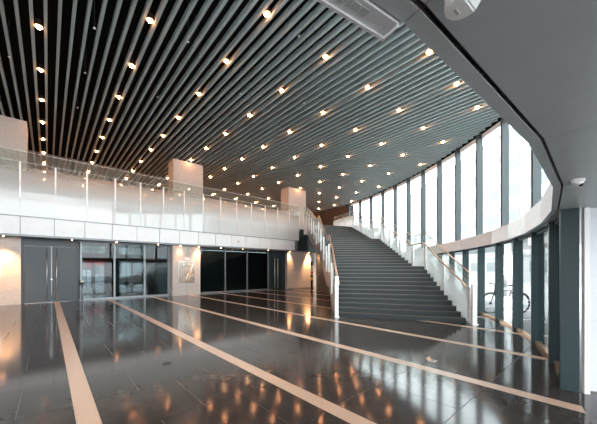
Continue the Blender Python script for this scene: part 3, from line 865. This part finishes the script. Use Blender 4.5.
# sprinklers hanging below the slats
SPL = []
for rw, cnt in (('left of the first row of downlights', 2), ('between the first and second rows of downlights', 4), ('between the second and third rows of downlights', 2),
                ('between the third and fourth rows of downlights', 2), ('between the fourth and fifth rows of downlights', 1), ('between the fifth and sixth rows of downlights', 2), ('between the sixth and seventh rows of downlights', 1)):
    SPL += ['pale sprinkler head %s%s' % (rw, '' if cnt == 1 else ', %s from the front' % ORD[q]) for q in range(cnt)]
for n_, (x, y) in enumerate([(-1.0, 10.1), (-0.95, 13.2), (0.95, 7.6), (1.0, 10.0), (0.98, 12.5), (0.95, 15.4), (3.2, 8.7), (3.3, 12.3), (5.6, 6.3), (5.7, 9.9), (8.0, 8.7), (10.4, 6.2), (10.5, 10.9), (12.8, 8.6)]):
    s = empty('sprinkler_head', (x, y, H_CEIL + 0.2))
    tube('drop_pipe', [(0, 0, 1.04), (0, 0, -0.22)], 0.012, 'can', s, seg=8)
    lathe('deflector', [(0.035, -0.26), (0.035, -0.25), (0.012, -0.22)], 'cctv', s, seg=12)
    tag(s, SPL[n_], 'sprinkler', 'ceiling sprinklers')

# ------------------------------------------------------------------ cameras on the soffit
def sphere_data(r, z0, z1, seg=20, rings=8, off=(0, 0, 0), sq=1.0):
    prof = []
    for i in range(rings + 1):
        a = z0 + (z1 - z0) * i / rings; prof.append((max(0.001, r * math.cos(a)), r * math.sin(a) * sq))
    v, f = lathe_data(prof, seg); return [(p[0] + off[0], p[1] + off[1], p[2] + off[2]) for p in v], f
dc = empty('dome_camera', W(2.62, 2.58, H_SOF)); dc.scale = (0.78, 0.78, 0.78)
lathe('base', [(0.062, -0.03), (0.070, -0.02), (0.070, 0.0)], 'cctv', dc, seg=24)
v, f = sphere_data(0.060, -math.pi / 2, 0, sq=0.75, off=(0, 0, -0.03)); mesh('dome', v, f, 'cctv', dc, smooth=True)
v, f = sphere_data(0.026, -math.pi / 2, math.pi / 2, off=(0, 0, 0)); lo = mesh('lens', v, f, 'lens', dc, (0.0, -0.030, -0.058), smooth=True)
tag(dc, 'small white dome camera on the grey soffit beside the pale wall', 'camera')
tc_ = empty('turret_camera', W(0.800, 0.478, H_SOF), -math.atan2(SN, CS) + math.radians(38))
lathe('base', [(0.040, -0.012), (0.045, 0.0)], 'cctv', tc_, seg=24)
bm = bmesh.new()
pts = [(-0.046, -0.048), (0.046, -0.048)] + [(0.048 * math.cos(a), 0.012 + 0.048 * math.sin(a)) for a in [math.pi * i / 12 for i in range(13)]]
bot = [bm.verts.new((x * 0.95, -0.004 if y < 0 else y, -0.080)) for x, y in pts]; top = [bm.verts.new((x, y - (0.012 if y < 0 else 0), -0.012)) for x, y in pts]
n = len(pts)
bm.faces.new(bot[::-1]); bm.faces.new(top)
for i in range(n): bm.faces.new((bot[i], bot[(i + 1) % n], top[(i + 1) % n], top[i]))
bmesh.ops.recalc_face_normals(bm, faces=bm.faces[:])
bmesh.ops.bevel(bm, geom=bm.edges[:], offset=0.004, segments=2, affect='EDGES')
me = bpy.data.meshes.new('body'); bm.to_mesh(me); bm.free(); me.materials.append(M['cctv'])
link(bpy.data.objects.new('body', me), tc_)
v, f = sphere_data(0.026, -math.pi / 2, math.pi / 2); mesh('lens', v, f, 'lens', tc_, (0.0, -0.030, -0.046), smooth=True)
box('maker_plate', -0.012, 0.012, -0.004, 0.004, -0.0815, -0.080, 'fascia', tc_, (0, 0.030, 0))
tag(tc_, 'white turret camera with a black lens hanging from the near soffit', 'camera')

# slotted metal bar along the near soffit edge
p1 = Vector(EDGE[4]); p0 = Vector(EDGE[3]); dd = (p0 - p1).normalized(); nn = Vector((dd.y, -dd.x))
if nn.dot(Vector((1, -0.6))) < 0: nn = -nn
c0 = p1 + dd * 0.02 + nn * 0.004
bar = empty('slotted_bar', W(c0.x, c0.y, H_SOF)); ob = Vector(W(c0.x, c0.y, H_SOF))
def q(u_, w_): pnt = c0 + dd * u_ + nn * w_; z = W(pnt.x, pnt.y); return (z[0] - ob.x, z[1] - ob.y)
prism('body', [q(0, 0), q(1.3, 0), q(1.3, 0.060), q(0, 0.060)], -0.012, 0.05, 'bar', bar)
prism('lip', [q(0, 0.060), q(1.3, 0.060), q(1.3, 0.070), q(0, 0.070)], -0.020, 0.05, 'bar', bar)
prism('end_cap', [q(-0.006, 0), q(0, 0), q(0, 0.072), q(-0.006, 0.072)], -0.022, 0.05, 'bar', bar)
for k in range(6):
    a = 0.115 + k * 0.034
    prism('slot', [q(a, 0.014), q(a + 0.026, 0.014), q(a + 0.026, 0.040), q(a, 0.040)], -0.014, -0.0119, 'fascia', bar)
tag(bar, 'pale grey slotted metal bar fixed along the near soffit edge', 'fixture')

# ------------------------------------------------------------------ small things in the hall
dp = empty('wall_display', (6.63, 18.28, 0.76))
box('backing', -0.50, 0.50, -0.03, -0.004, 0, 1.37, 'display', dp)
for (x0, x1, z0, z1) in ((-0.53, 0.53, -0.03, 0), (-0.53, 0.53, 1.37, 1.40), (-0.53, -0.50, 0, 1.37), (0.50, 0.53, 0, 1.37)):
    box('frame', x0, x1, -0.05, -0.004, z0, z1, 'steel', dp)
tube('rod', [(0.0, -0.05, 0.06), (0.40, -0.05, 1.28)], 0.035, 'rod', dp)
tube('rod', [(-0.10, -0.045, 0.05), (0.06, -0.045, 0.62)], 0.022, 'rod', dp)
tube('curve', [(0.06, -0.045, 0.1), (0.2, -0.045, 0.45), (0.38, -0.045, 0.55), (0.46, -0.045, 0.4)], 0.02, 'rod', dp)
lo = lathe('badge', [(0.08, 0), (0.08, 0.02)], 'paper', dp, seg=16); lo.rotation_euler = (math.pi / 2, 0, 0); lo.location = (-0.22, -0.03, 1.22)
box('plate', 0.05, 0.30, -0.04, -0.03, 1.18, 1.28, 'rod', dp)
tag(dp, 'framed bronze display panel with a bright slanting rod on the stone pier', 'display')
sg = empty('wall_plaque', (6.66, 18.28, 2.26)); bev_box('plate', -0.14, 0.14, -0.025, -0.004, 0, 0.16, 'paper', sg, b=0.004)
box('mount', -0.10, 0.10, -0.006, 0.02, 0.03, 0.13, 'frame', sg)
tag(sg, 'small white plaque above the bronze display on the stone pier', 'plaque')
ws = empty('wall_speaker', (10.16, Y_BAL - 0.02, 3.62))
for nm, pr2, m in (('rim', [(0.13, 0), (0.13, 0.03), (0.11, 0.045)], 'paper'), ('grille', [(0.10, 0.045), (0.09, 0.055)], 'bar')):
    q_ = lathe(nm, pr2, m, ws, seg=24); q_.rotation_euler = (math.pi / 2, 0, 0)
tag(ws, 'round white disc speaker on the white balcony fascia', 'speaker')
nb = empty('notice_board', (-2.15, YG - 0.205, 1.30)); box('sheet', -0.5, 0.5, -0.025, -0.005, 0, 0.95, 'paper', nb)
for (x0, x1, z0, z1) in ((-0.52, 0.52, -0.02, 0), (-0.52, 0.52, 0.95, 0.97), (-0.52, -0.5, 0, 0.95), (0.5, 0.52, 0, 0.95)): box('frame', x0, x1, -0.035, -0.005, z0, z1, 'steel', nb)
tag(nb, 'white framed notice board on the stone wall left of the steel doors', 'notice board')
cr_ = empty('card_reader_stand', (1.33, 18.55, 0))
lathe('base', [(0.11, 0), (0.11, 0.015), (0.03, 0.03)], 'frame', cr_); tube('pole', [(0, 0, 0.02), (0, 0, 0.86)], 0.03, 'frame', cr_)
bev_box('reader', -0.10, 0.10, -0.05, 0.05, 0.86, 1.08, 'black', cr_, b=0.01); box('label_plate', -0.07, 0.07, -0.056, -0.05, 0.99, 1.06, 'paper', cr_)
tag(cr_, 'slim black card reader on a grey stand beside the steel doors', 'card reader')
ss = empty('sign_stand', (17.52, 18.02, 0))
bev_box('base', -0.18, 0.18, -0.12, 0.12, 0, 0.03, 'black', ss, b=0.006)
box('back_plate', -0.13, 0.13, 0.0, 0.02, 0.03, 2.35, 'black', ss)
box('white_board', -0.12, 0.12, -0.02, 0, 1.15, 2.0, 'paper', ss); box('red_strip', -0.12, 0.12, -0.024, -0.018, 1.28, 1.45, 'red', ss)
box('yellow_board', -0.15, 0.12, -0.02, 0, 0.72, 0.98, 'yellow', ss)
tag(ss, 'narrow black sign stand with white, red and yellow boards by the warm stone wall', 'sign')
for (D, L, open_, lab) in ((5.10, 2.42, True, 'small open floor socket plate between the stripes near the window reflections'), (4.95, -2.3, False, 'small closed floor socket plate in the dark tiles before the stone pier')):
    fb = empty('floor_socket', W(D, L, 0.0), 0.0)
    bev_box('plate', -0.07, 0.07, -0.06, 0.06, 0.0005, 0.008, 'nosing' if not open_ else 'stripe', fb, b=0.003)
    box('recess', -0.045, 0.045, -0.035, 0.035, 0.008, 0.010, 'frame' if open_ else 'tread', fb)
    if open_: mesh('lid', [(-0.07, 0.06, 0.008), (0.07, 0.06, 0.008), (0.07, 0.09, 0.05), (-0.07, 0.09, 0.05), (-0.07, 0.064, 0.006), (0.07, 0.064, 0.006), (0.07, 0.094, 0.048), (-0.07, 0.094, 0.048)], BF, 'brass', fb)
    tag(fb, lab, 'floor socket')
